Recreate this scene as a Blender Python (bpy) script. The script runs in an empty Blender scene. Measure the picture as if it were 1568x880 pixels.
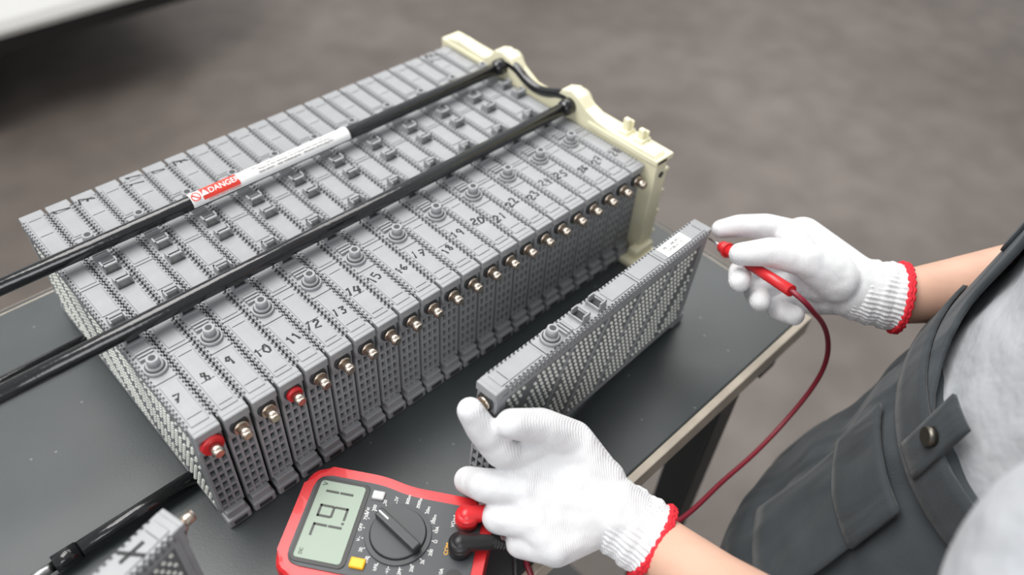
import bpy, bmesh, math, random
from mathutils import Vector, Matrix
random.seed(4)
scn=bpy.context.scene
P=0.020; N=22; L=0.267; H=0.109

# ---------------------------------------------------------------- materials
def mat(name,col,rough=0.5,metal=0.0,var=0.0,vscale=20,bump=0.0,bscale=200,col2=None,spec=0.5,coat=0.0,sheen=0.0,sss=0.0):
    m=bpy.data.materials.new(name);m.use_nodes=True
    nt=m.node_tree;b=nt.nodes["Principled BSDF"]
    b.inputs["Base Color"].default_value=(*col,1);b.inputs["Roughness"].default_value=rough
    b.inputs["Metallic"].default_value=metal;b.inputs["Specular IOR Level"].default_value=spec
    b.inputs["Coat Weight"].default_value=coat;b.inputs["Sheen Weight"].default_value=sheen
    if sss>0:
        b.inputs["Subsurface Weight"].default_value=sss;b.inputs["Subsurface Radius"].default_value=(.01,.004,.002);b.inputs["Subsurface Scale"].default_value=.5
    tc=nt.nodes.new("ShaderNodeTexCoord")
    if var>0 or col2:
        n=nt.nodes.new("ShaderNodeTexNoise");n.inputs["Scale"].default_value=vscale;n.inputs["Detail"].default_value=5
        nt.links.new(tc.outputs["Object"],n.inputs["Vector"])
        r=nt.nodes.new("ShaderNodeValToRGB")
        c2=col2 if col2 else tuple(min(1,c*(1+var)) for c in col)
        c1=col if col2 else tuple(c*(1-var) for c in col)
        r.color_ramp.elements[0].color=(*c1,1);r.color_ramp.elements[0].position=.3
        r.color_ramp.elements[1].color=(*c2,1);r.color_ramp.elements[1].position=.7
        nt.links.new(n.outputs["Fac"],r.inputs["Fac"]);nt.links.new(r.outputs["Color"],b.inputs["Base Color"])
    if bump>0:
        n=nt.nodes.new("ShaderNodeTexNoise");n.inputs["Scale"].default_value=bscale;n.inputs["Detail"].default_value=3
        nt.links.new(tc.outputs["Object"],n.inputs["Vector"])
        bp=nt.nodes.new("ShaderNodeBump");bp.inputs["Strength"].default_value=bump;bp.inputs["Distance"].default_value=.3/bscale
        nt.links.new(n.outputs["Fac"],bp.inputs["Height"]);nt.links.new(bp.outputs["Normal"],b.inputs["Normal"])
    return m
M_grey=mat("module_grey_plastic",(.285,.292,.302),.38,var=.07,vscale=60,bump=.15,bscale=900)
M_side_shade=mat("module_side_shaded",(.15,.155,.162),.42,var=.07,vscale=60)  # module grey darkened: shade of the side faces put into the colour
M_dark=mat("module_recess_dark",(.040,.042,.045),.6)
M_bolt=mat("nickel_bolt",(.62,.54,.46),.32,1.0)
M_dot=mat("stud_highlight",(.66,.67,.62),.35)  # studs coloured lighter than the body to paint in their highlights
M_red=mat("red_plastic",(.62,.02,.025),.35,coat=.2)
M_cream=mat("cream_plastic",(.80,.76,.55),.45,var=.06,vscale=30)
M_rod=mat("rod_black_sleeve",(.006,.006,.007),.18,bump=.2,bscale=120,coat=.5)
M_steel=mat("steel",(.6,.6,.6),.3,1.0)
M_black=mat("black_plastic",(.012,.012,.013),.4)
M_ink=mat("marker_ink",(.006,.006,.008),.5)
M_white=mat("white_label",(.85,.85,.84),.4)
M_lred=mat("label_red",(.75,.05,.03),.4)
M_tab=mat("bench_top_laminate",(.036,.043,.045),.38,col2=(.052,.060,.063),vscale=9,bump=.12,bscale=500)
M_trim=mat("bench_edge_wood",(.50,.44,.36),.5,var=.2,vscale=25)
M_frame=mat("bench_frame_steel",(.05,.05,.05),.45,metal=.3)
M_skin=mat("skin",(.62,.38,.28),.5,var=.06,vscale=40,bump=.1,bscale=600,sss=.12)
M_shirt=mat("shirt_cotton",(.42,.435,.46),.85,var=.08,vscale=14,bump=.5,bscale=30)
M_hair=mat("hair",(.02,.013,.01),.6,bump=.6,bscale=150)
M_shoe=mat("boot_leather",(.02,.018,.016),.5)
M_car=mat("car_paint_silver",(.84,.84,.82),.25,coat=.8)
M_tyre=mat("tyre_rubber",(.012,.012,.012),.8)
M_glass=mat("car_glass",(.02,.022,.025),.08)
M_metergrey=mat("meter_face",(.045,.05,.056),.45,bump=.1,bscale=900)
M_lcd=mat("lcd_glass",(.25,.315,.25),.35)
M_seg=mat("lcd_segment",(.02,.025,.02),.4)
M_yel=mat("yellow_button",(.9,.45,.01),.4)
M_lgrey=mat("light_button",(.5,.5,.5),.4)
M_wred=mat("red_wire",(.22,.015,.03),.4)
M_cuffred=mat("hem_red_thread",(.66,.015,.03),.8,bump=.8,bscale=500)
nt=M_tab.node_tree;b=nt.nodes["Principled BSDF"];tc=nt.nodes.new("ShaderNodeTexCoord")
v=nt.nodes.new("ShaderNodeTexVoronoi");v.inputs["Scale"].default_value=55;nt.links.new(tc.outputs["Object"],v.inputs["Vector"])
lt=nt.nodes.new("ShaderNodeMath");lt.operation='LESS_THAN';lt.inputs[1].default_value=.06;nt.links.new(v.outputs["Distance"],lt.inputs[0])
mx=nt.nodes.new("ShaderNodeMix");mx.data_type='RGBA';mx.inputs["B"].default_value=(.13,.14,.14,1)
src=b.inputs["Base Color"].links[0].from_socket
nt.links.new(lt.outputs[0],mx.inputs["Factor"]);nt.links.new(src,mx.inputs["A"]);nt.links.new(mx.outputs["Result"],b.inputs["Base Color"])
def cloth(name,col,fold=.010,fs=9):
    m=mat(name,col,.9,var=.18,vscale=28,sheen=.12)
    nt=m.node_tree;b=nt.nodes["Principled BSDF"];tc=nt.nodes.new("ShaderNodeTexCoord")
    mp=nt.nodes.new("ShaderNodeMapping");mp.inputs["Scale"].default_value=(1,1,.45);mp.inputs["Rotation"].default_value=(.5,.6,.3)
    nt.links.new(tc.outputs["Object"],mp.inputs["Vector"])
    n=nt.nodes.new("ShaderNodeTexNoise");n.inputs["Scale"].default_value=fs;n.inputs["Detail"].default_value=2;n.inputs["Distortion"].default_value=1.0;nt.links.new(mp.outputs[0],n.inputs["Vector"])
    n2=nt.nodes.new("ShaderNodeTexNoise");n2.inputs["Scale"].default_value=700;nt.links.new(tc.outputs["Object"],n2.inputs["Vector"])
    b1=nt.nodes.new("ShaderNodeBump");b1.inputs["Distance"].default_value=fold;b1.inputs["Strength"].default_value=1.0;nt.links.new(n.outputs["Fac"],b1.inputs["Height"])
    b2=nt.nodes.new("ShaderNodeBump");b2.inputs["Distance"].default_value=.0006;b2.inputs["Strength"].default_value=.5;nt.links.new(n2.outputs["Fac"],b2.inputs["Height"])
    nt.links.new(b1.outputs["Normal"],b2.inputs["Normal"]);nt.links.new(b2.outputs["Normal"],b.inputs["Normal"]);return m
M_over=cloth("overall_denim",(.036,.044,.050),.03)
M_over2=cloth("overall_seam",(.028,.034,.039),.006,20)
def glove_mat(name,rot):
    m=mat(name,(.70,.705,.72),.9,sheen=.1)
    nt=m.node_tree;b=nt.nodes["Principled BSDF"];tc=nt.nodes.new("ShaderNodeTexCoord")
    mp=nt.nodes.new("ShaderNodeMapping");mp.inputs["Rotation"].default_value=rot
    nt.links.new(tc.outputs["Object"],mp.inputs["Vector"])
    w=nt.nodes.new("ShaderNodeTexWave");w.wave_type='BANDS';w.bands_direction='X';w.inputs["Scale"].default_value=250;w.inputs["Distortion"].default_value=1.5;w.inputs["Detail"].default_value=1;w.inputs["Detail Scale"].default_value=2
    n=nt.nodes.new("ShaderNodeTexNoise");n.inputs["Scale"].default_value=900
    nt.links.new(mp.outputs[0],w.inputs["Vector"]);nt.links.new(tc.outputs["Object"],n.inputs["Vector"])
    a=nt.nodes.new("ShaderNodeMath");a.operation='ADD';nt.links.new(w.outputs["Fac"],a.inputs[0]);nt.links.new(n.outputs["Fac"],a.inputs[1])
    n3=nt.nodes.new("ShaderNodeTexNoise");n3.inputs["Scale"].default_value=60;n3.inputs["Detail"].default_value=1;nt.links.new(tc.outputs["Object"],n3.inputs["Vector"])
    b0=nt.nodes.new("ShaderNodeBump");b0.inputs["Strength"].default_value=.6;b0.inputs["Distance"].default_value=.005;nt.links.new(n3.outputs["Fac"],b0.inputs["Height"])
    bp=nt.nodes.new("ShaderNodeBump");bp.inputs["Strength"].default_value=.5;bp.inputs["Distance"].default_value=.0004
    nt.links.new(b0.outputs["Normal"],bp.inputs["Normal"])
    nt.links.new(a.outputs[0],bp.inputs["Height"]);nt.links.new(bp.outputs["Normal"],b.inputs["Normal"])
    return m

# ---------------------------------------------------------------- helpers
def empty(name,loc=(0,0,0)):
    e=bpy.data.objects.new(name,None);e.location=loc;e.empty_display_size=.05;scn.collection.objects.link(e);return e
def obj(name,data,parent=None,mats=(),smooth=False):
    o=bpy.data.objects.new(name,data);scn.collection.objects.link(o)
    for m in mats: data.materials.append(m)
    if parent: o.parent=parent
    if smooth and hasattr(data,"polygons"):
        for p in data.polygons:p.use_smooth=True
    return o
def bmobj(name,bm,parent=None,mats=(),smooth=False):
    me=bpy.data.meshes.new(name);bmesh.ops.recalc_face_normals(bm,faces=bm.faces);bm.to_mesh(me);bm.free()
    return obj(name,me,parent,mats,smooth)
def box(bm,a,b,mi=0,bev=0,seg=2,mtx=None):
    a=Vector(a);b=Vector(b)
    lo=[min(a[i],b[i]) for i in range(3)];hi=[max(a[i],b[i]) for i in range(3)]
    vs=[bm.verts.new((x,y,z)) for x in (lo[0],hi[0]) for y in (lo[1],hi[1]) for z in (lo[2],hi[2])]
    if mtx: 
        for v in vs: v.co=mtx@v.co
    F=[(0,1,3,2),(4,6,7,5),(0,4,5,1),(2,3,7,6),(0,2,6,4),(1,5,7,3)]
    fs=[]
    for f in F:
        fc=bm.faces.new([vs[i] for i in f]);fc.material_index=mi;fs.append(fc)
    if bev>0:
        ed=list({e for f in fs for e in f.edges})
        bmesh.ops.bevel(bm,geom=ed,offset=bev,segments=seg,affect='EDGES',profile=.5)
def cyl(bm,p1,p2,r1,r2=None,mi=0,seg=16,cap=True,smooth=True):
    if r2 is None:r2=r1
    p1=Vector(p1);p2=Vector(p2);d=(p2-p1).normalized()
    u=d.orthogonal().normalized();w=d.cross(u)
    A=[];B=[]
    for i in range(seg):
        t=2*math.pi*i/seg;o=u*math.cos(t)+w*math.sin(t)
        A.append(bm.verts.new(p1+o*r1));B.append(bm.verts.new(p2+o*r2))
    for i in range(seg):
        f=bm.faces.new((A[i],A[(i+1)%seg],B[(i+1)%seg],B[i]));f.material_index=mi;f.smooth=smooth
    if cap:
        f=bm.faces.new(A[::-1]);f.material_index=mi
        f=bm.faces.new(B);f.material_index=mi
def rcone(bm,p1,r1,p2,r2,seg=18,hs=5):
    p1=Vector(p1);p2=Vector(p2);d=p2-p1
    d=Vector((0,0,1)) if d.length<1e-7 else d.normalized()
    u=d.orthogonal().normalized();w=d.cross(u);rings=[]
    st=[(p1,r1,-math.pi/2*(1-k/hs)) for k in range(1,hs+1)]+[(p2,r2,math.pi/2*k/hs) for k in range(0,hs)]
    for c,r,a in st:
        cc=c+d*r*math.sin(a);rr=r*math.cos(a)
        rings.append([bm.verts.new(cc+(u*math.cos(2*math.pi*i/seg)+w*math.sin(2*math.pi*i/seg))*rr) for i in range(seg)])
    for a,b in zip(rings,rings[1:]):
        for i in range(seg): bm.faces.new((a[i],a[(i+1)%seg],b[(i+1)%seg],b[i]))
    c=bm.verts.new(p1-d*r1)
    for i in range(seg): bm.faces.new((c,rings[0][(i+1)%seg],rings[0][i]))
    c=bm.verts.new(p2+d*r2)
    for i in range(seg): bm.faces.new((c,rings[-1][i],rings[-1][(i+1)%seg]))
def chain(bm,pts):
    for (p,r),(q,s) in zip(pts,pts[1:]): rcone(bm,p,r,q,s)
def ellipsoid(bm,c,rx,ry,rz,seg=20,rings=12):
    r=bmesh.ops.create_uvsphere(bm,u_segments=seg,v_segments=rings,radius=1)
    for v in r["verts"]: v.co=Vector((c[0]+v.co.x*rx,c[1]+v.co.y*ry,c[2]+v.co.z*rz))
def remesh(o,vox,it=4,fac=.5):
    m=o.modifiers.new("remesh","REMESH");m.mode='VOXEL';m.voxel_size=vox;m.use_smooth_shade=True
    s=o.modifiers.new("smooth","SMOOTH");s.factor=fac;s.iterations=it
def wrinkle(o,scale,strength):
    t=bpy.data.textures.new(o.name+"_folds","CLOUDS");t.noise_scale=scale;t.noise_depth=1
    d=o.modifiers.new("folds","DISPLACE");d.texture=t;d.strength=strength;d.mid_level=.5;d.texture_coords='LOCAL'
def tube(name,pts,r,m,parent=None,cyclic=False,kind='NURBS',res=12,fill=True):
    c=bpy.data.curves.new(name,"CURVE");c.dimensions='3D';c.bevel_depth=r;c.bevel_resolution=4;c.resolution_u=res;c.use_fill_caps=fill
    s=c.splines.new(kind)
    s.points.add(len(pts)-1)
    for i,p in enumerate(pts): s.points[i].co=(*p,1)
    if kind=='NURBS': s.order_u=4;s.use_endpoint_u=not cyclic
    s.use_cyclic_u=cyclic
    return obj(name,c,parent,[m])
def text(name,body,size,m,parent,loc,rotm=None,ext=.00005,align='CENTER'):
    c=bpy.data.curves.new(name,"FONT");c.body=body;c.size=size;c.extrude=ext;c.align_x=align;c.align_y='CENTER'
    o=obj(name,c,parent,[m])
    M=(rotm.to_4x4() if rotm else Matrix.Identity(4));M.translation=Vector(loc);o.matrix_local=M
    return o
def extrude_poly(bm,pts,axis,a,b,mi=0,bev=0):
    def mk(p,t):
        return {0:(t,p[0],p[1]),1:(p[0],t,p[1]),2:(p[0],p[1],t)}[axis]
    A=[bm.verts.new(mk(p,a)) for p in pts];B=[bm.verts.new(mk(p,b)) for p in pts]
    fs=[bm.faces.new(A),bm.faces.new(B[::-1])]
    n=len(pts)
    for i in range(n): fs.append(bm.faces.new((A[i],B[i],B[(i+1)%n],A[(i+1)%n])))
    for f in fs:f.material_index=mi
    if bev>0:
        ed=list({e for f in fs[:2] for e in f.edges})
        bmesh.ops.bevel(bm,geom=ed,offset=bev,segments=3,affect='EDGES',profile=.5)
def rrect(w0,w1,h0,h1,r,n=6):
    pts=[]
    for cx,cy,a0 in ((w1-r,h1-r,0),(w0+r,h1-r,90),(w0+r,h0+r,180),(w1-r,h0+r,270)):
        for k in range(n+1):
            a=math.radians(a0+90*k/n);pts.append((cx+r*math.cos(a),cy+r*math.sin(a)))
    return pts

# ---------------------------------------------------------------- floor
bm=bmesh.new();box(bm,(-7,-7,-.9),(9,10,-.8))
M_floor=mat("workshop_concrete",(.110,.091,.079),.55,col2=(.198,.170,.152),vscale=.9,bump=.1,bscale=60)
floor=bmobj("floor",bm,None,[M_floor])
nt=M_floor.node_tree;b=nt.nodes["Principled BSDF"];tc=nt.nodes.new("ShaderNodeTexCoord")
n=nt.nodes.new("ShaderNodeTexNoise");n.inputs["Scale"].default_value=9;n.inputs["Detail"].default_value=2;nt.links.new(tc.outputs["Object"],n.inputs["Vector"])
r=nt.nodes.new("ShaderNodeValToRGB");r.color_ramp.elements[0].position=.35;r.color_ramp.elements[0].color=(.84,.84,.84,1);r.color_ramp.elements[1].position=.65;r.color_ramp.elements[1].color=(1.14,1.14,1.14,1)
nt.links.new(n.outputs["Fac"],r.inputs["Fac"]);mx=nt.nodes.new("ShaderNodeMix");mx.data_type='RGBA';mx.blend_type='MULTIPLY';mx.inputs["Factor"].default_value=.7
src=b.inputs["Base Color"].links[0].from_socket
nt.links.new(src,mx.inputs["A"]);nt.links.new(r.outputs[0],mx.inputs["B"]);nt.links.new(mx.outputs["Result"],b.inputs["Base Color"])

# ---------------------------------------------------------------- workbench
wb=empty("workbench")
bm=bmesh.new();box(bm,(-.85,-.168,-.028),(.498,.303,0),0,.0015);bmobj("bench_top",bm,wb,[M_tab])
bm=bmesh.new()
box(bm,(-.85,-.175,-.022),(.505,-.168,-.0005),0,.001);box(bm,(.498,-.168,-.022),(.504,.309,-.0005),1,.001);box(bm,(-.85,.303,-.022),(.504,.309,-.0005),1,.001)
bmobj("edge_trim",bm,wb,[M_trim,M_frame])
bm=bmesh.new()
box(bm,(-.83,-.160,-.060),(.47,-.140,-.028));box(bm,(-.83,.275,-.068),(.49,.300,-.028));box(bm,(.465,-.165,-.068),(.49,.3,-.028));box(bm,(-.83,-.165,-.068),(-.805,.3,-.028))
bmobj("apron_frame",bm,wb,[M_frame])
for i,(x,y) in enumerate([(.40,-.163),(.45,.262),(-.83,-.163),(-.83,.262)]):
    bm=bmesh.new();box(bm,(x,y,-.8),(x+.036,y+.036,-.03),0,.003);bmobj("leg_%d"%(i+1),bm,wb,[M_frame])
bm=bmesh.new();box(bm,(-.82,-.15,-.62),(.42,.29,-.60));bmobj("lower_shelf",bm,wb,[M_frame])

# ---------------------------------------------------------------- battery module mesh
def module_mesh(name,dots=False):
    bm=bmesh.new()
    box(bm,(-.0082,.004,.006),(.0082,L-.004,.104),4 if dots else 0,.001)
    box(bm,(-.0089,0,.1015),(.0089,L,.1082),0,.0010,3)
    for a,b2 in ((.005,.047),(.083,.091),(.128,.158),(.164,.194),(.200,.262)):
        box(bm,(-.0062,a,.1078),(.0062,b2,.1089),0,.0006,2)
    for a in (.0495,.080,.161,.197):
        box(bm,(-.0080,a-.0004,.108),(.0080,a+.0004,.10835),1)
    box(bm,(-.0050,.012,.1086),(.0050,.0125,.1091),1)
    for a in (.205,.235,.2575): box(bm,(-.0048,a,.1086),(.0048,a+.0005,.1091),1)
    k=0;y=.007
    while y<L-.007:
        for s in (-1,1):
            box(bm,(s*.0072,y,.1078),(s*.0083,y+.0019,.1084),1)
            yy=y+(.0021 if s>0 else 0)
            box(bm,(s*.0086,yy,.100),(s*.0097,yy+.0020,.1068))
        y+=.0042;k+=1
    c=.063
    cyl(bm,(0,c,.108),(0,c,.1108),.0080,.0077,0,24);cyl(bm,(0,c,.1108),(0,c,.1112),.0066,.0066,1,24);cyl(bm,(0,c,.1108),(0,c,.1130),.0060,.0056,0,24)
    cyl(bm,(0,c,.1130),(0,c,.1190),.0044,.0040,0,18);cyl(bm,(0,c,.1189),(0,c,.1192),.0024,.0024,1,12)
    for q in range(3): box(bm,(-.0055,c+.0100+q*.0032,.108),(.0055,c+.0116+q*.0032,.1106),0)
    for y0 in (.096,.116):
        box(bm,(-.0058,y0-.0045,.1085),(.0058,y0+.0050,.1090),1)
        box(bm,(-.0060,y0-.004,.108),(-.0046,y0+.004,.1150),0,.0003,1);box(bm,(.0046,y0-.004,.108),(.0060,y0+.004,.1150),0,.0003,1)
        box(bm,(-.0060,y0+.0016,.1134),(.0060,y0+.004,.1150),0,.0003,1)
        box(bm,(-.0060,y0-.0055,.108),(.0060,y0-.0042,.1110),0)
    for s in (0,1):
        def Y(v): return v if s==0 else L-v
        box(bm,(-.0080,Y(.0030),.012),(.0080,Y(.006),.100),1)
        for x in (-.0078,-.0026,.0026,.0078): box(bm,(x-.0009,Y(0.0),.016),(x+.0009,Y(.004),.088))
        for q in range(8): box(bm,(-.0082,Y(.0003),.018+q*.0092),(.0082,Y(.004),.0210+q*.0092))
        box(bm,(-.0086,Y(-.0012),.0865),(.0086,Y(.005),.104),0,.001)
        box(bm,(-.0088,Y(-.0030),.1005),(.0088,Y(.003),.1078),0,.0009)
        box(bm,(-.0088,Y(-.0065),.0),(.0088,Y(.012),.0095),0,.0014)
        box(bm,(-.0074,Y(-.0040),.0085),(.0074,Y(.006),.0160),0,.001)
        box(bm,(-.0050,Y(-.0072),.0030),(.0050,Y(-.006),.0068),1)
        cyl(bm,(0,Y(-.001),.0940),(0,Y(-.0026),.0940),.0066,.0064,1,20)
        cyl(bm,(0,Y(-.0026),.0940),(0,Y(-.0050),.0940),.0052,.0050,2,20)
        cyl(bm,(0,Y(-.0050),.0940),(0,Y(-.0125),.0940),.0037,.0037,2,16)
        cyl(bm,(0,Y(-.0125),.0940),(0,Y(-.0132),.0940),.0037,.0029,2,16)
    if dots:
        for s in (-1,1):
            x0=s*.0081
            box(bm,(x0-.0004,.006,.0975),(x0+.0009*s+.0004*s,L-.006,.1015));box(bm,(x0-.0004*s,.006,.006),(x0+.0009*s,L-.006,.010))
            box(bm,(x0,.004,.006),(x0+.0009*s,.008,.1015));box(bm,(x0,L-.008,.006),(x0+.0009*s,L-.004,.1015))
            z=.0140;row=0
            while z<.096:
                y=.0115+(row%2)*.0026
                while y<L-.010:
                    ph=((y-.45*z)+.5)%.0445
                    if ph>.0095:
                        cyl(bm,(x0,y,z),(x0+s*.0014,y,z),.00165,.0011,3,6,smooth=False)
                    y+=.0053
                z+=.0056;row+=1
            base=((0.5)//.0445)*.0445-.5+.0445
            for j in range(-1,8):
                ya=base+j*.0445+.0047+.45*.012;yb=ya+.45*.084
                if ya>.010 and yb<L-.010:
                    vs=[bm.verts.new((x0+s*.0012,yy,zz)) for yy,zz in ((ya-.0012,.012),(ya+.0012,.012),(yb+.0012,.096),(yb-.0012,.096))]
                    vb=[bm.verts.new((x0,v.co.y,v.co.z)) for v in vs]
                    bm.faces.new(vs)
                    for i in range(4): bm.faces.new((vs[i],vb[i],vb[(i+1)%4],vs[(i+1)%4]))
    me=bpy.data.meshes.new(name);bmesh.ops.recalc_face_normals(bm,faces=bm.faces);bm.to_mesh(me);bm.free()
    for m in (M_grey,M_dark,M_bolt,M_dot,M_side_shade): me.materials.append(m)
    return me
me_plain=module_mesh("battery_module_mesh");me_dots=module_mesh("battery_module_studded_mesh",True)

STROKES={'0':[[(.3,1),(.05,.8),(0,.4),(.2,0),(.5,.1),(.6,.5),(.5,.9),(.3,1)]],
'1':[[(.15,.8),(.35,1),(.3,0)]],
'2':[[(0,.8),(.2,1),(.5,.9),(.5,.6),(.2,.3),(0,0),(.6,.05)]],
'3':[[(0,.95),(.45,1),(.5,.75),(.2,.55),(.55,.35),(.4,.02),(0,.05)]],
'4':[[(.15,1),(0,.4),(.6,.45)],[(.45,.9),(.4,0)]],
'5':[[(.55,1),(.1,1),(.05,.6),(.4,.6),(.55,.3),(.35,0),(0,.05)]],
'6':[[(.45,1),(.1,.6),(0,.25),(.25,0),(.5,.2),(.4,.45),(.05,.35)]],
'7':[[(0,.95),(.6,1),(.25,0)],[(.1,.5),(.5,.5)]],
'8':[[(.5,.85),(.25,1),(.05,.8),(.5,.3),(.3,0),(.02,.2),(.5,.85)]],
'9':[[(.55,.9),(.25,1),(.05,.7),(.3,.5),(.55,.85),(.45,0)]],
'X':[[(0,1),(.65,0)],[(.65,1),(0,0)]],')':[[(.1,1),(.4,.7),(.4,.3),(.1,0)]]}
def scribble(name,s,size,parent,M,r=.00085):
    c=bpy.data.curves.new(name,"CURVE");c.dimensions='3D';c.bevel_depth=r;c.bevel_resolution=1;c.use_fill_caps=True
    x=0
    for ch in s:
        for st in STROKES[ch]:
            sp=c.splines.new('POLY');sp.points.add(len(st)-1)
            for i,(a,b2) in enumerate(st): sp.points[i].co=((x+a*.9+random.uniform(-.06,.06)-.38*len(s))*size,(b2+random.uniform(-.06,.06)-.5)*size,0,1)
        x+=.80
    o=obj(name,c,parent,[M_ink]);M=M.copy();o.matrix_local=M@Matrix.Diagonal((1,1,.3,1));return o

# ---------------------------------------------------------------- battery pack
pack=empty("battery_pack")
for i in range(N):
    o=obj("module_%d"%(i+1),me_dots if i==0 else me_plain,pack)
    if i%2==0: o.location=(P*(i+.5),0,0)
    else: o.location=(P*(i+.5),L,0);o.rotation_euler=(0,0,math.pi)
    a=random.uniform(-.35,.35)
    M=Matrix.Translation((P*(i+.5)+random.uniform(-.0015,.0015),.032+random.uniform(-.006,.006),.1090))@Matrix.Rotation(a,4,'Z')
    scribble("marker_number_%d"%(i+7),str(i+7),random.uniform(.0066,.0080),pack,M,random.uniform(.00075,.00095))
for i,s in ((1,"1"),(2,"7"),(4,"11"),(5,"1"),(6,"7"),(20,"17")):
    scribble("marker_scrawl_%d"%i,s,.012,pack,Matrix.Translation((P*(i+.5),.258,.1090))@Matrix.Rotation(1.4,4,'Z'),.0009)
for i,rr in ((0,.0080),(3,.0060)):
    bm=bmesh.new();cyl(bm,(P*(i+.5),-.0022,.0940),(P*(i+.5),-.0054,.0940),rr,rr*.92,0,20);bmobj("red_terminal_cap_%d"%(i+1),bm,pack,[M_red])
def rod(name,y,z,x0,x1,r=.0060,far=True):
    bm=bmesh.new();cyl(bm,(x0,y,z),(x1,y,z),r,r,0,28)
    if far:
        rcone(bm,(x1-.010,y,z),r*1.35,(x1+.003,y,z),r*1.35)
        cyl(bm,(x1,y,z),(x1+.022,y,z),r*.7,r*.7,1,12)
    cyl(bm,(x0,y,z),(x0+.016,y,z),r*1.12,r*1.12,0,24);cyl(bm,(x0-.018,y,z),(x0,y,z),r*.6,r*.6,1,12)
    o=bmobj(name,bm,pack,[M_rod,M_steel])
    for p in o.data.polygons: p.use_smooth=len(p.vertices)<=4
rod("tie_rod_1",.187,.1205,-.20,.445);rod("tie_rod_2",.094,.1205,-.20,.445)
rod("tie_rod_3",.043,.0085,-.098,.01,.0060,False);rod("tie_rod_4",.218,.0085,-.24,.01,.0060,False)
tube("rod_end_strap",[(.445,.187,.1245),(.445,.172,.126),(.444,.160,.119),(.443,.140,.1145),(.444,.120,.119),(.445,.108,.126),(.445,.094,.1245)],.0048,M_rod,pack)
def arc_strip(name,y,z,x0,x1,r,a0,a1,m):
    bm=bmesh.new();n=12;A=[];B=[]
    for k in range(n+1):
        a=a0+(a1-a0)*k/n;c=(y-math.sin(a)*r,z+math.cos(a)*r)
        A.append(bm.verts.new((x0,*c)));B.append(bm.verts.new((x1,*c)))
    for k in range(n): bm.faces.new((A[k],B[k],B[k+1],A[k+1]))
    return bmobj(name,bm,pack,[m],True)
ry,rz=.187,.1205
arc_strip("danger_label",ry,rz,.104,.252,.0068,-.6,1.7,M_white)
arc_strip("danger_label_red",ry,rz,.1135,.1455,.00695,-.5,1.2,M_lred)
def on_rod(x,a,rr=.0072):
    nrm=Vector((0,-math.sin(a),math.cos(a)));xa=Vector((1,0,0));ya=nrm.cross(xa)
    R=Matrix((xa,ya,nrm)).transposed();return Vector((x,ry,rz))+nrm*rr,R
p,R=on_rod(.1295,.45);text("danger_text","\u25B2DANGER",.0066,M_white,pack,p,R)
for k,(a,t) in enumerate([(0.05,"HIGH VOLTAGE  do not touch terminals or remove covers before servicing"),(.42,"Risque de choc electrique - lire le manuel avant toute intervention"),(.8,"haute tension  - wear insulated gloves  - disconnect service plug first")]):
    p,R=on_rod(.199,a,.0070);text("label_text_%d"%k,t,.0026,M_ink,pack,p,R)
p,R=on_rod(.131,1.35,.0070);text("label_text_9","ELECTRIC SHOCK WARNING",.0021,M_lred,pack,p,R)
p,R=on_rod(.1085,.5,.0072)
c=bpy.data.curves.new("sign_ring","CURVE");c.dimensions='3D';c.bevel_depth=.0004
for pts,cy in (([(math.cos(t)*.0034,math.sin(t)*.0034) for t in [k*math.pi/8 for k in range(16)]],True),([(-.0024,.0024),(.0024,-.0024)],False)):
    s=c.splines.new('POLY');s.points.add(len(pts)-1);s.use_cyclic_u=cy
    for i,q in enumerate(pts): s.points[i].co=(*q,0,1)
o=obj("sign_ring",c,pack,[M_lred]);M=R.to_4x4();M.translation=p;o.matrix_local=M
x0,x1=N*P+.001,N*P+.016
prof=[(.280,0),(.280,.106),(.270,.116),(.252,.120),(.214,.116),(.205,.122),(.199,.132),(.190,.135),(.176,.132),(.168,.122),(.150,.113),(.125,.113),(.112,.120),(.106,.132),(.095,.136),(.084,.132),(.076,.124),(.06,.120),(.040,.118),(-.008,.119),(-.014,.114),(-.014,0)]
bm=bmesh.new();extrude_poly(bm,prof,0,x0,x1,0,.0012)
box(bm,(x0-.001,-.014,.110),(x1+.008,.07,.116),0,.001);box(bm,(x0-.001,.21,.107),(x1+.008,.279,.113),0,.001)
box(bm,(x1-.002,-.0135,.004),(x1+.004,.279,.100),0,.001)
for z in (.02,.045,.07,.095): box(bm,(x1,-.012,z),(x1+.009,.279,z+.003))
for y in (.0,.03,.07,.12,.17,.22,.27): box(bm,(x1,y,.0),(x1+.009,y+.003,.112))
box(bm,(x0-.018,-.026,.0),(x1+.004,-.004,.007),0,.002);box(bm,(x0-.010,-.019,.005),(x1+.002,-.008,.016),0,.002)
for y,hh in ((.034,.012),(.016,.010)):
    box(bm,(x1-.010,y-.006,.115),(x1+.004,y+.005,.121),0,.001);box(bm,(x1-.006,y-.003,.120),(x1-.001,y+.003,.120+hh),0,.001)
    box(bm,(x1+.000,y-.004,.120),(x1+.003,y+.001,.117+hh),0,.0008)
for y in (.187,.094): cyl(bm,(x0+.006,y,.1195),(x1+.006,y,.1195),.011,.011,0,20)
bmobj("end_plate",bm,pack,[M_cream])
bm=bmesh.new();cyl(bm,(x0+.009,-.0138,.098),(x0+.009,-.0146,.098),.0032,.0032,0,14)
bmobj("end_plate_hole",bm,pack,[M_dark])

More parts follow.
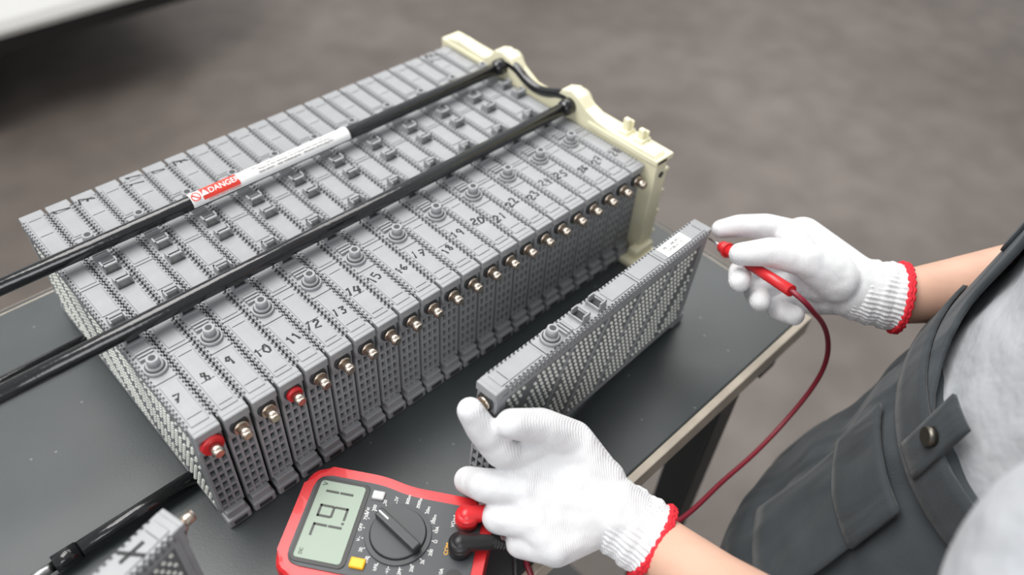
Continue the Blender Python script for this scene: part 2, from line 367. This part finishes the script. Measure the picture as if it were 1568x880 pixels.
# ---------------------------------------------------------------- loose modules
def place(p,d,sy=1):
    d=Vector(d).normalized();z=Vector((0,0,1));x=d.cross(z).normalized();z=x.cross(d).normalized()
    M=Matrix((x,d,z)).transposed().to_4x4()@Matrix.Diagonal((1,sy,1,1));M.translation=Vector(p);return M
held=empty("battery_module");held.matrix_world=place((.1445,-.1045,.021),(.252,.017,-.020),.968)
obj("module_body",me_dots,held)
bm=bmesh.new();box(bm,(-.0060,.205,.1086),(.0060,.240,.1095));bmobj("barcode_label",bm,held,[M_white])
text("barcode_text","P8-11 040 0923\nG9280-47110",.0038,M_ink,held,(0,.222,.1096),Matrix.Rotation(math.pi/2,3,'Z'))
loose=empty("battery_module.001");loose.matrix_world=place((-.035,-.042,0),(-.966,-.26,0))
obj("module_body",me_dots,loose)
scribble("marker_x","X",.014,loose,Matrix.Translation((0,.026,.1092))@Matrix.Rotation(2.6,4,'Z'),.0011)
scribble("marker_mark",")",.010,loose,Matrix.Translation((0,.052,.1086))@Matrix.Rotation(2.9,4,'Z'),.0009)

# ---------------------------------------------------------------- multimeter
mm=empty("multimeter");mm.matrix_world=Matrix.Translation((.075,-.104,0))@Matrix.Rotation(math.radians(36),4,'Z')
def outline(off=0.0):
    w=.0410-off;w2=.0365-off;t=.074-off;bt=-.060+off
    raw=[(w,t),(-w,t),(-w,.02),(-w2,.0),(-w2,-.02),(-w2,bt),(w2,bt),(w2,-.02),(w2,.0),(w,.02)]
    out=[];n=len(raw);k0=.016-off*.8;rad=[k0,k0,.01,.01,0,k0,k0,0,.01,.01]
    for i,pn in enumerate(raw):
        a=Vector(raw[i-1]);b2=Vector(pn);c=Vector(raw[(i+1)%n]);r=rad[i]
        if r==0: out.append(tuple(b2));continue
        p0=b2+(a-b2).normalized()*min(r,(a-b2).length*.45);p1=b2+(c-b2).normalized()*min(r,(c-b2).length*.45)
        for k in range(6):
            t2=k/5;out.append(tuple((1-t2)**2*p0+2*t2*(1-t2)*b2+t2*t2*p1))
    return out
bm=bmesh.new();extrude_poly(bm,outline(),2,0,.035,0,.005);bmobj("holster",bm,mm,[M_red])
bm=bmesh.new();extrude_poly(bm,outline(.0075),2,.02,.0358,0,.0012);bmobj("face_panel",bm,mm,[M_metergrey])
bm=bmesh.new();extrude_poly(bm,rrect(-.031,.031,.0275,.0645,.004),2,.034,.0364,0,.0006);bmobj("lcd_bezel",bm,mm,[M_black])
bm=bmesh.new();extrude_poly(bm,rrect(-.0285,.0285,.0305,.0620,.002),2,.0355,.0368,0,.0003);bmobj("lcd_screen",bm,mm,[M_lcd])
bm=bmesh.new()
SEG={'7':'abc','9':'abcdfg','1':'bc'}
def seg7(bm,ch,x,y,w,h):
    t=.0016;g=.0004;z0,z1=.0367,.0370
    R={'a':(x,y+h-t,x+w,y+h),'g':(x+.0006,y+h/2-t/2,x+w-.0006,y+h/2+t/2),'d':(x,y,x+w,y+t),'b':(x+w-t,y+h/2+g,x+w,y+h-g),'c':(x+w-t,y+g,x+w,y+h/2-g),'f':(x,y+h/2+g,x+t,y+h-g),'e':(x,y+g,x+t,y+h/2-g)}
    for s in SEG[ch]:
        a=R[s];box(bm,(a[0],a[1],z0),(a[2],a[3],z1))
seg7(bm,'7',-.0125,.0370,.0092,.0200);seg7(bm,'9',.0015,.0370,.0092,.0200);seg7(bm,'1',.0125,.0370,.0092,.0200)
box(bm,(-.0016,.0370,.0367),(.0000,.0387,.0370))
bmobj("lcd_digits",bm,mm,[M_seg])
text("lcd_unit","V",.005,M_seg,mm,(.0260,.0585,.0370));text("lcd_dc","DC",.0032,M_seg,mm,(-.024,.058,.0370))
bm=bmesh.new();cyl(bm,(0,0,.034),(0,0,.0372),.0225,.0220,0,48);cyl(bm,(0,0,.0372),(0,0,.0390),.0190,.0180,0,40)
box(bm,(-.0034,-.019,.038),(.0034,.019,.0450),0,.0012,mtx=Matrix.Rotation(math.radians(-32),4,'Z'))
bmobj("dial",bm,mm,[mat("dial_grey",(.03,.033,.037),.4)])
bm=bmesh.new();box(bm,(-.0005,.009,.0449),(.0005,.018,.0453),mtx=Matrix.Rotation(math.radians(-32),4,'Z'));bmobj("dial_pointer",bm,mm,[M_white])
labs=["OFF","750","200","20","2V","200m","2000\u00b5","20m","200m","10A","\u03a9","200","2k","20k","2M","\u2192|","hFE","200","20","V~"]
for k,t in enumerate(labs):
    a=math.radians(90-360*k/len(labs));text("dial_label_%d"%k,t,.0032,M_white,mm,(math.cos(a)*.0262,math.sin(a)*.0256,.0360))
bm=bmesh.new()
for k in range(len(labs)):
    a=math.radians(90-360*k/len(labs));box(bm,(.0228,-.0002,.0358),(.0240,.0002,.0360),mtx=Matrix.Rotation(a,4,'Z'))
bmobj("dial_ticks",bm,mm,[M_white])
text("label_v","V=",.0045,M_white,mm,(.0125,.0245,.0360));text("label_com","COM",.0038,M_yel,mm,(-.0035,-.034,.0360));text("label_10a","10A",.0034,M_white,mm,(-.020,-.034,.0360));text("label_vo","V\u03a9mA",.0034,M_white,mm,(.017,-.034,.0360))
bm=bmesh.new();box(bm,(-.0285,.0150,.034),(-.0215,.0250,.0382),0,.001);bmobj("yellow_button",bm,mm,[M_yel])
bm=bmesh.new();box(bm,(.0215,.0165,.034),(.0280,.0250,.0378),0,.001);bmobj("hold_button",bm,mm,[M_lgrey])
bm=bmesh.new()
for x in (.0175,-.0025,-.022): cyl(bm,(x,-.0425,.034),(x,-.0425,.0366),.0062,.0056,0,24)
bmobj("jacks",bm,mm,[M_black])
def plug(name,x,e1,e2,m):
    bm=bmesh.new();cyl(bm,(x,-.0425,.036),(x,-.0425,.046),.0078,.0078,0,28);ellipsoid(bm,(x,-.0425,.046),.0078,.0078,.004);rcone(bm,(x,-.0425,.0455),.0062,e1,.0050)
    for k in range(6):
        q=Vector(e1).lerp(Vector(e2),k/6);q2=Vector(e1).lerp(Vector(e2),(k+.6)/6);cyl(bm,q,q2,.0047-k*.0003,.0045-k*.0003,0,14)
    cyl(bm,e1,e2,.0032,.0024)
    bmobj(name,bm,mm,[m],True)
plug("red_plug",.0175,(.0255,-.060,.043),(.031,-.073,.035),M_red)
plug("black_plug",-.0025,(.004,-.060,.041),(.009,-.073,.030),M_black)

# ---------------------------------------------------------------- leads and probe
lead=empty("test_lead")
A=Vector((.4175,-.0945,.0930));B=Vector((.384,-.184,.122));d=(B-A).normalized()
bm=bmesh.new();cyl(bm,A-d*.002,A+d*.014,.0009,.0010,1,10);cyl(bm,A+d*.013,A+d*.016,.0030,.0050,0,20);cyl(bm,A+d*.016,A+d*.022,.0050,.0054,0,20)
cyl(bm,A+d*.022,A+d*.040,.0054,.0040,0,20);cyl(bm,A+d*.040,B,.0040,.0046,0,20);cyl(bm,A+d*.0225,A+d*.0245,.0066,.0066,0,20)
bmobj("probe_handle",bm,lead,[M_red,M_steel])
mw=mm.matrix_world
tube("red_wire",[B-d*.003,B+d*.012,(.392,-.203,.108),(.410,-.206,.090),(.432,-.213,.058),(.443,-.221,.012),(.41,-.216,-.038),(.365,-.214,-.050),(.321,-.211,-.043),(.254,-.217,-.022),(.20,-.20,-.004),(.175,-.178,.006),(.150,-.170,.012),tuple(mw@Vector((.034,-.080,.030))),tuple(mw@Vector((.0308,-.072,.0355)))],.0021,M_wred,lead)
tube("red_wire_slack",[(.150,-.160,.004),(.138,-.160,.006),(.134,-.172,.004),(.132,-.19,-.02),(.13,-.20,-.06)],.0021,M_wred,lead)
lead2=empty("test_lead.001")
tube("black_wire",[tuple(mw@Vector((.0085,-.072,.0305))),tuple(mw@Vector((.012,-.079,.024))),(.121,-.168,.006),(.121,-.180,.002),(.121,-.190,-.03),(.121,-.19,-.12),(.16,-.19,-.2)],.0021,M_black,lead2)

# ---------------------------------------------------------------- gloves
mmv=lambda t:Vector(t)/1000
def glove(name,fingers,palm,wrist,hem,rw,rh,rot,up):
    g=empty(name);gm=glove_mat(name+"_knit",rot)
    bm=bmesh.new()
    for ch in fingers: chain(bm,[(mmv(p),r/1000) for p,r in ch])
    for a,ra,b2,rb in palm: rcone(bm,mmv(a),ra/1000,mmv(b2),rb/1000)
    o=bmobj("hand",bm,g,[gm]);remesh(o,.0015,6,.5)
    w=mmv(wrist);h=mmv(hem);d=(h-w).normalized();u=(Vector(up)-d*Vector(up).dot(d)).normalized();v=d.cross(u)
    bm=bmesh.new();seg=216;rings=[];nr=18;ln=(h-w).length
    def ring(t,r,amp):
        c=w+d*ln*t;out=[]
        for i in range(seg):
            a=2*math.pi*i/seg;rr=r*(1+amp*math.cos(a*40));wr=.0007*math.sin(t*14+2*math.sin(a*2))+.0004*math.sin(t*31+a*3)
            out.append(bm.verts.new(c+(u*math.cos(a)*(rr*.88+wr)+v*math.sin(a)*(rr+wr))))
        return out
    for k in range(nr+1):
        t=-.35+1.35*k/nr;r=(rw+(rh-rw)*max(0,t)**1.5-(max(0,-t)*8))/1000
        rings.append(ring(t,r,.020))
    rings.append(ring(.995,(rh-1.5)/1000,0));rings.append(ring(.8,(rh-1.8)/1000,0))
    for a,b2 in zip(rings,rings[1:]):
        for i in range(seg): bm.faces.new((a[i],a[(i+1)%seg],b2[(i+1)%seg],b2[i]))
    bmobj("ribbed_cuff",bm,g,[gm],True)
    for nm,off,rr,kk in (("red_hem",0,.0019,1.0),("red_hem_edge",.0022,.0017,1.0)):
        pts=[]
        for i in range(90):
            a=2*math.pi*i/90;r=(rh+.3)/1000*(1+.014*math.sin(i*2.4+off*900));pts.append(h+u*math.cos(a)*r*.88+v*math.sin(a)*r+d*(off+.0008*math.sin(i*1.9)))
        tube(nm,pts,rr,M_cuffred,g,True,'POLY')
    return g
LW=(188,-190,45)
glove("work_glove",[
 [((168,-133,66),13),((147,-124,84),11.4),((140,-112,103),10.2),((137,-104,117),8.8)],
 [((149,-147,62),13),((131,-126,62),11.4),((133,-108,44),9.8),((146,-98,14),8)],
 [((142,-164,53),12.5),((128,-144,47),11),((138,-126,26),9.4),((154,-116,10),8)],
 [((141,-183,44),11.5),((131,-163,35),10),((138,-149,20),8.8),((150,-143,10),7.8)],
 [((194,-174,56),17),((192,-148,78),14),((174,-133,96),12.2),((153,-125,110),10)]],
 [(LW,24,(168,-135,61),17),(LW,24,(152,-149,56),17),(LW,22,(145,-165,47),16),(LW,20,(145,-181,40),14.5),((194,-174,54),19,(172,-140,64),16),
  ((193,-152,72),15,(166,-135,66),14),((180,-138,86),11,(156,-128,76),10.5),
  ((168,-134,63),14,(149,-148,59),14),((149,-148,59),14,(142,-164,51),13.5),((142,-164,51),13.5,(142,-182,43),12.5),(LW,25,(194,-206,39),24),((176,-162,54),22,(164,-166,47),20)],
 (190,-193,43),(198,-221,35),26,27.5,(.2,.4,.9),(.2,.1,1))
RW=(449,-208,101)
glove("work_glove",[
 [((463,-151,108),12.4),((444,-126,113),10.8),((433,-108,108),9.6),((425.5,-97,101.5),8.0)],
 [((458,-163,98),12),((431,-138,90),10.8),((405,-134,92),9.9),((384,-144,102),8.8)],
 [((449,-176,88),12),((432,-152,76),10.8),((407,-151,80),9.8),((390,-163,91),8.8)],
 [((441,-188,79),11),((427,-172,70),9.8),((407,-173,77),9),((402,-188,86),8.2)],
 [((432,-198,113),18),((416,-174,127),13.4),((402,-152,128),11.5),((390,-135,121),9.2)]],
 [(RW,25,(463,-151,106),18),(RW,25,(456,-165,97),19),(RW,24,(447,-176,88),18),(RW,22,(441,-187,81),16),((432,-198,113),18,(458,-155,110),15),
  ((463,-151,106),14,(458,-163,98),14),((458,-163,98),14,(449,-176,88),14),((449,-176,88),13.5,(441,-188,79),13),(RW,25,(458,-221,100),25),((437,-185,104),21,(445,-175,100),20),((418,-176,124),13,(450,-145,112),12.5)],
 (452,-213,100),(467,-236,100),26.5,28.5,(.1,.3,.6),(0,0,1))

# ---------------------------------------------------------------- worker
wk=empty("worker")
bm=bmesh.new();chain(bm,[((.194,-.204,.040),.018),((.199,-.225,.034),.0205),((.188,-.275,.056),.026),((.172,-.35,.10),.034),((.16,-.40,.12),.038)]);chain(bm,[((.16,-.40,.12),.038),((.20,-.415,.20),.042)])
o=bmobj("forearm_left",bm,wk,[M_skin]);remesh(o,.003,5)
bm=bmesh.new();chain(bm,[((.455,-.220,.100),.018),((.472,-.240,.100),.0215),((.51,-.265,.102),.026),((.60,-.32,.108),.034),((.665,-.36,.115),.038)]);chain(bm,[((.665,-.36,.115),.038),((.66,-.385,.20),.042)])
o=bmobj("forearm_right",bm,wk,[M_skin]);remesh(o,.003,5)
SEC=[(-.19,.405,-.350,.150,.120),(-.10,.415,-.355,.172,.126),(.0,.445,-.378,.168,.118),(.10,.475,-.397,.166,.116),(.20,.495,-.41,.168,.116),(.30,.515,-.42,.180,.122),(.40,.52,-.43,.190,.120),(.48,.52,-.43,.185,.105),(.54,.52,-.43,.12,.08),(.57,.52,-.43,.065,.06)]
def sec(z):
    if z<=SEC[0][0]: return SEC[0][1:]
    for a,b2 in zip(SEC,SEC[1:]):
        if z<=b2[0]:
            t=(z-a[0])/(b2[0]-a[0]);return tuple(a[i]+(b2[i]-a[i])*t for i in range(1,5))
    return SEC[-1][1:]
def surf(z,th,off=0):
    cx,cy,a,b2=sec(z);return Vector((cx+(a+off)*math.cos(th),cy+(b2+off)*math.sin(th),z))
def loft(bm,z0,z1,off,n=24,seg=48):
    rings=[[bm.verts.new(surf(z0+(z1-z0)*k/n,2*math.pi*i/seg,off)) for i in range(seg)] for k in range(n+1)]
    for a,b2 in zip(rings,rings[1:]):
        for i in range(seg): bm.faces.new((a[i],a[(i+1)%seg],b2[(i+1)%seg],b2[i]))
    bm.faces.new(rings[0][::-1]);bm.faces.new(rings[-1])
def patch(name,z0,z1,t0f,t1f,off,th,m,nz=16,nt_=24,z0f=None):
    bm=bmesh.new();g=[]
    for k in range(nz+1):
        f=k/nz
        row=[]
        for i in range(nt_+1):
            zz0=z0+(z0f(i/nt_) if z0f else 0);z=zz0+(z1-zz0)*f
            row.append(bm.verts.new(surf(z,math.radians(t0f(f)+(t1f(f)-t0f(f))*i/nt_),off)))
        g.append(row)
    for a,b2 in zip(g,g[1:]):
        for i in range(nt_): bm.faces.new((a[i],a[i+1],b2[i+1],b2[i]))
    o=bmobj(name,bm,wk,[m],True);s=o.modifiers.new("sol","SOLIDIFY");s.thickness=th;s.offset=0;return o
bm=bmesh.new();loft(bm,.05,.57,0)
chain(bm,[((.36,-.44,.46),.060),((.265,-.435,.33),.062),((.205,-.41,.225),.066)]);chain(bm,[((.68,-.44,.46),.060),((.68,-.42,.31),.056),((.66,-.39,.20),.055)])
o=bmobj("shirt",bm,wk,[M_shirt]);remesh(o,.006,4);wrinkle(o,.05,.010)
bm=bmesh.new();loft(bm,-.19,.115,.008)
chain(bm,[((.33,-.345,-.14),.100),((.335,-.335,-.42),.080),((.33,-.38,-.74),.062)]);chain(bm,[((.50,-.345,-.14),.100),((.52,-.335,-.42),.080),((.54,-.38,-.74),.062)])
o=bmobj("overalls",bm,wk,[M_over]);remesh(o,.006,4);wrinkle(o,.06,.016)
patch("overall_bib",.10,.40,lambda f:38+10*f,lambda f:106+55*max(0,1-f*5)**2,.010,.004,M_over,40)
patch("waistband",.092,.122,lambda f:0,lambda f:360,.0145,.003,M_over2,4,72)
patch("bib_pocket",.18,.30,lambda f:60,lambda f:98,.013,.003,M_over2)
patch("hip_pocket_flap",.030,.078,lambda f:118,lambda f:150,.0165,.003,M_over2,8,16,lambda t:.006*abs(t-.5))
patch("hip_pocket",-.06,.05,lambda f:119,lambda f:149,.0140,.002,M_over,8,16)
patch("side_tab",.098,.150,lambda f:136,lambda f:146,.0175,.003,M_over2,6,8)
bm=bmesh.new();q=surf(.125,math.radians(141),.019);cyl(bm,q,q+Vector((-.0035,.0035,0)),.007,.006,0,20);bmobj("side_button",bm,wk,[mat("button_dark_brass",(.15,.14,.12),.35,.9)])
patch("strap_left",.36,.53,lambda f:94+40*f,lambda f:106+44*f,.010,.004,M_over2);patch("strap_right",.36,.53,lambda f:50-20*f,lambda f:62-20*f,.010,.004,M_over2)
bm=bmesh.new()
for x in (.33,.54): chain(bm,[((x,-.39,-.755),.042),((x,-.31,-.765),.034),((x,-.25,-.772),.027)]);
o=bmobj("boots",bm,wk,[M_shoe]);remesh(o,.006,3)
bm=bmesh.new();hc=Vector((.505,-.375,.715))
chain(bm,[((.52,-.43,.54),.055),((.512,-.405,.64),.050)])
ellipsoid(bm,hc+Vector((0,-.01,.02)),.076,.094,.092);ellipsoid(bm,hc+Vector((0,.025,-.04)),.056,.066,.068)
chain(bm,[(hc+Vector((-.003,.088,.012)),.009),(hc+Vector((-.006,.108,-.018)),.012)])
for s in (-1,1): ellipsoid(bm,hc+Vector((s*.078,-.01,-.005)),.010,.018,.030)
ellipsoid(bm,hc+Vector((0,.078,-.052)),.022,.014,.006);ellipsoid(bm,hc+Vector((0,.078,-.063)),.019,.014,.006)
o=bmobj("head",bm,wk,[M_skin]);remesh(o,.004,3)
bm=bmesh.new();ellipsoid(bm,hc+Vector((0,-.026,.036)),.084,.098,.094);ellipsoid(bm,hc+Vector((0,-.07,-.02)),.07,.05,.07)
o=bmobj("hair",bm,wk,[M_hair]);remesh(o,.005,3)
bm=bmesh.new()
for s in (-1,1): ellipsoid(bm,hc+Vector((s*.031,.074,.014)),.012,.010,.009)
bmobj("eyes",bm,wk,[M_white],True)
bm=bmesh.new()
for s in (-1,1): ellipsoid(bm,hc+Vector((s*.031,.082,.013)),.0048,.004,.0048)
bmobj("pupils",bm,wk,[M_ink],True)

# ---------------------------------------------------------------- car
car=empty("car")
y0=1.83;y1=3.45;zb=-.52
side=[(.98,zb),(1.05,-.35),(1.04,-.12),(.95,.05),(.1,.15),(-.55,.58),(-2.1,.62),(-2.75,.2),(-2.9,-.1),(-2.88,zb),(-2.55,zb),(-2.50,-.40),(-2.38,-.25),(-2.2,-.19),(-2.02,-.25),(-1.9,-.40),(-1.86,zb),(-.38,zb),(-.34,-.40),(-.22,-.25),(-.04,-.19),(.14,-.25),(.26,-.40),(.30,zb)]
def tumble(bm):  # leans the sides inward so they face up and look brighter
    for v in bm.verts:
        k=(v.co.z-zb)*.42
        v.co.y+= k if v.co.y<2.6 else -k
bm=bmesh.new();extrude_poly(bm,side,1,y0,y1,0,.05);tumble(bm);bmobj("car_body",bm,car,[M_car],False)
bm=bmesh.new();box(bm,(-2.7,y0+.08,zb-.06),(.9,y1-.08,zb+.05));bmobj("underbody",bm,car,[M_black])
bm=bmesh.new();extrude_poly(bm,[(-.05,.2),(-.58,.54),(-2.05,.58),(-2.5,.25)],1,y0-.004,y1+.004);tumble(bm);bmobj("side_windows",bm,car,[M_glass])
for i,(x,y) in enumerate([(-.04,y0+.16),(-2.2,y0+.16),(-.04,y1-.16),(-2.2,y1-.16)]):
    bm=bmesh.new();cyl(bm,(x,y-.1,-.5),(x,y+.1,-.5),.30,.30,0,40);cyl(bm,(x,y-.105,-.5),(x,y+.105,-.5),.19,.19,1,30);bmobj("wheel_%d"%(i+1),bm,car,[M_tyre,M_steel])

# ---------------------------------------------------------------- lights, world, camera
w=bpy.data.worlds.new("world");scn.world=w;w.use_nodes=True
bg=w.node_tree.nodes["Background"];bg.inputs[0].default_value=(.94,.97,1,1);bg.inputs[1].default_value=.54
def area(name,loc,target,size,en,col=(1,1,1)):
    l=bpy.data.lights.new(name,"AREA");l.shape='RECTANGLE';l.size=size[0];l.size_y=size[1];l.energy=en;l.color=col
    o=bpy.data.objects.new(name,l);scn.collection.objects.link(o);o.location=loc
    o.rotation_euler=(Vector(target)-Vector(loc)).to_track_quat('-Z','Y').to_euler();return o
area("ceiling_light",(-.3,.9,2.3),(.2,0,0),(2.4,1.6),88,(1,.98,.95))
area("ceiling_light_bay",(2.6,1.6,2.6),(1.2,.6,-.8),(2.5,2.0),65,(1,.98,.95))
area("side_fill_light",(-2.2,-2.2,1.6),(0,1.2,-.4),(2.0,1.6),42,(.97,.98,1))  # added fill, no real doorway: brightens the car side and pack front
cd=bpy.data.cameras.new("camera");cam=bpy.data.objects.new("camera",cd);scn.collection.objects.link(cam)
R=Matrix(((0.71803,-0.693726,0.056361),(0.463933,0.537402,0.704248),(-0.518844,-0.479524,0.707714)))
M=R.transposed().to_4x4();M.translation=(-0.06856,-0.32138,0.52869);cam.matrix_world=M
cd.lens=36*1242.91/1600;cd.sensor_width=36;cd.clip_start=.02
cd.dof.use_dof=True;cd.dof.focus_distance=.57;cd.dof.aperture_fstop=3.2
scn.camera=cam
scn.view_settings.view_transform='Standard'
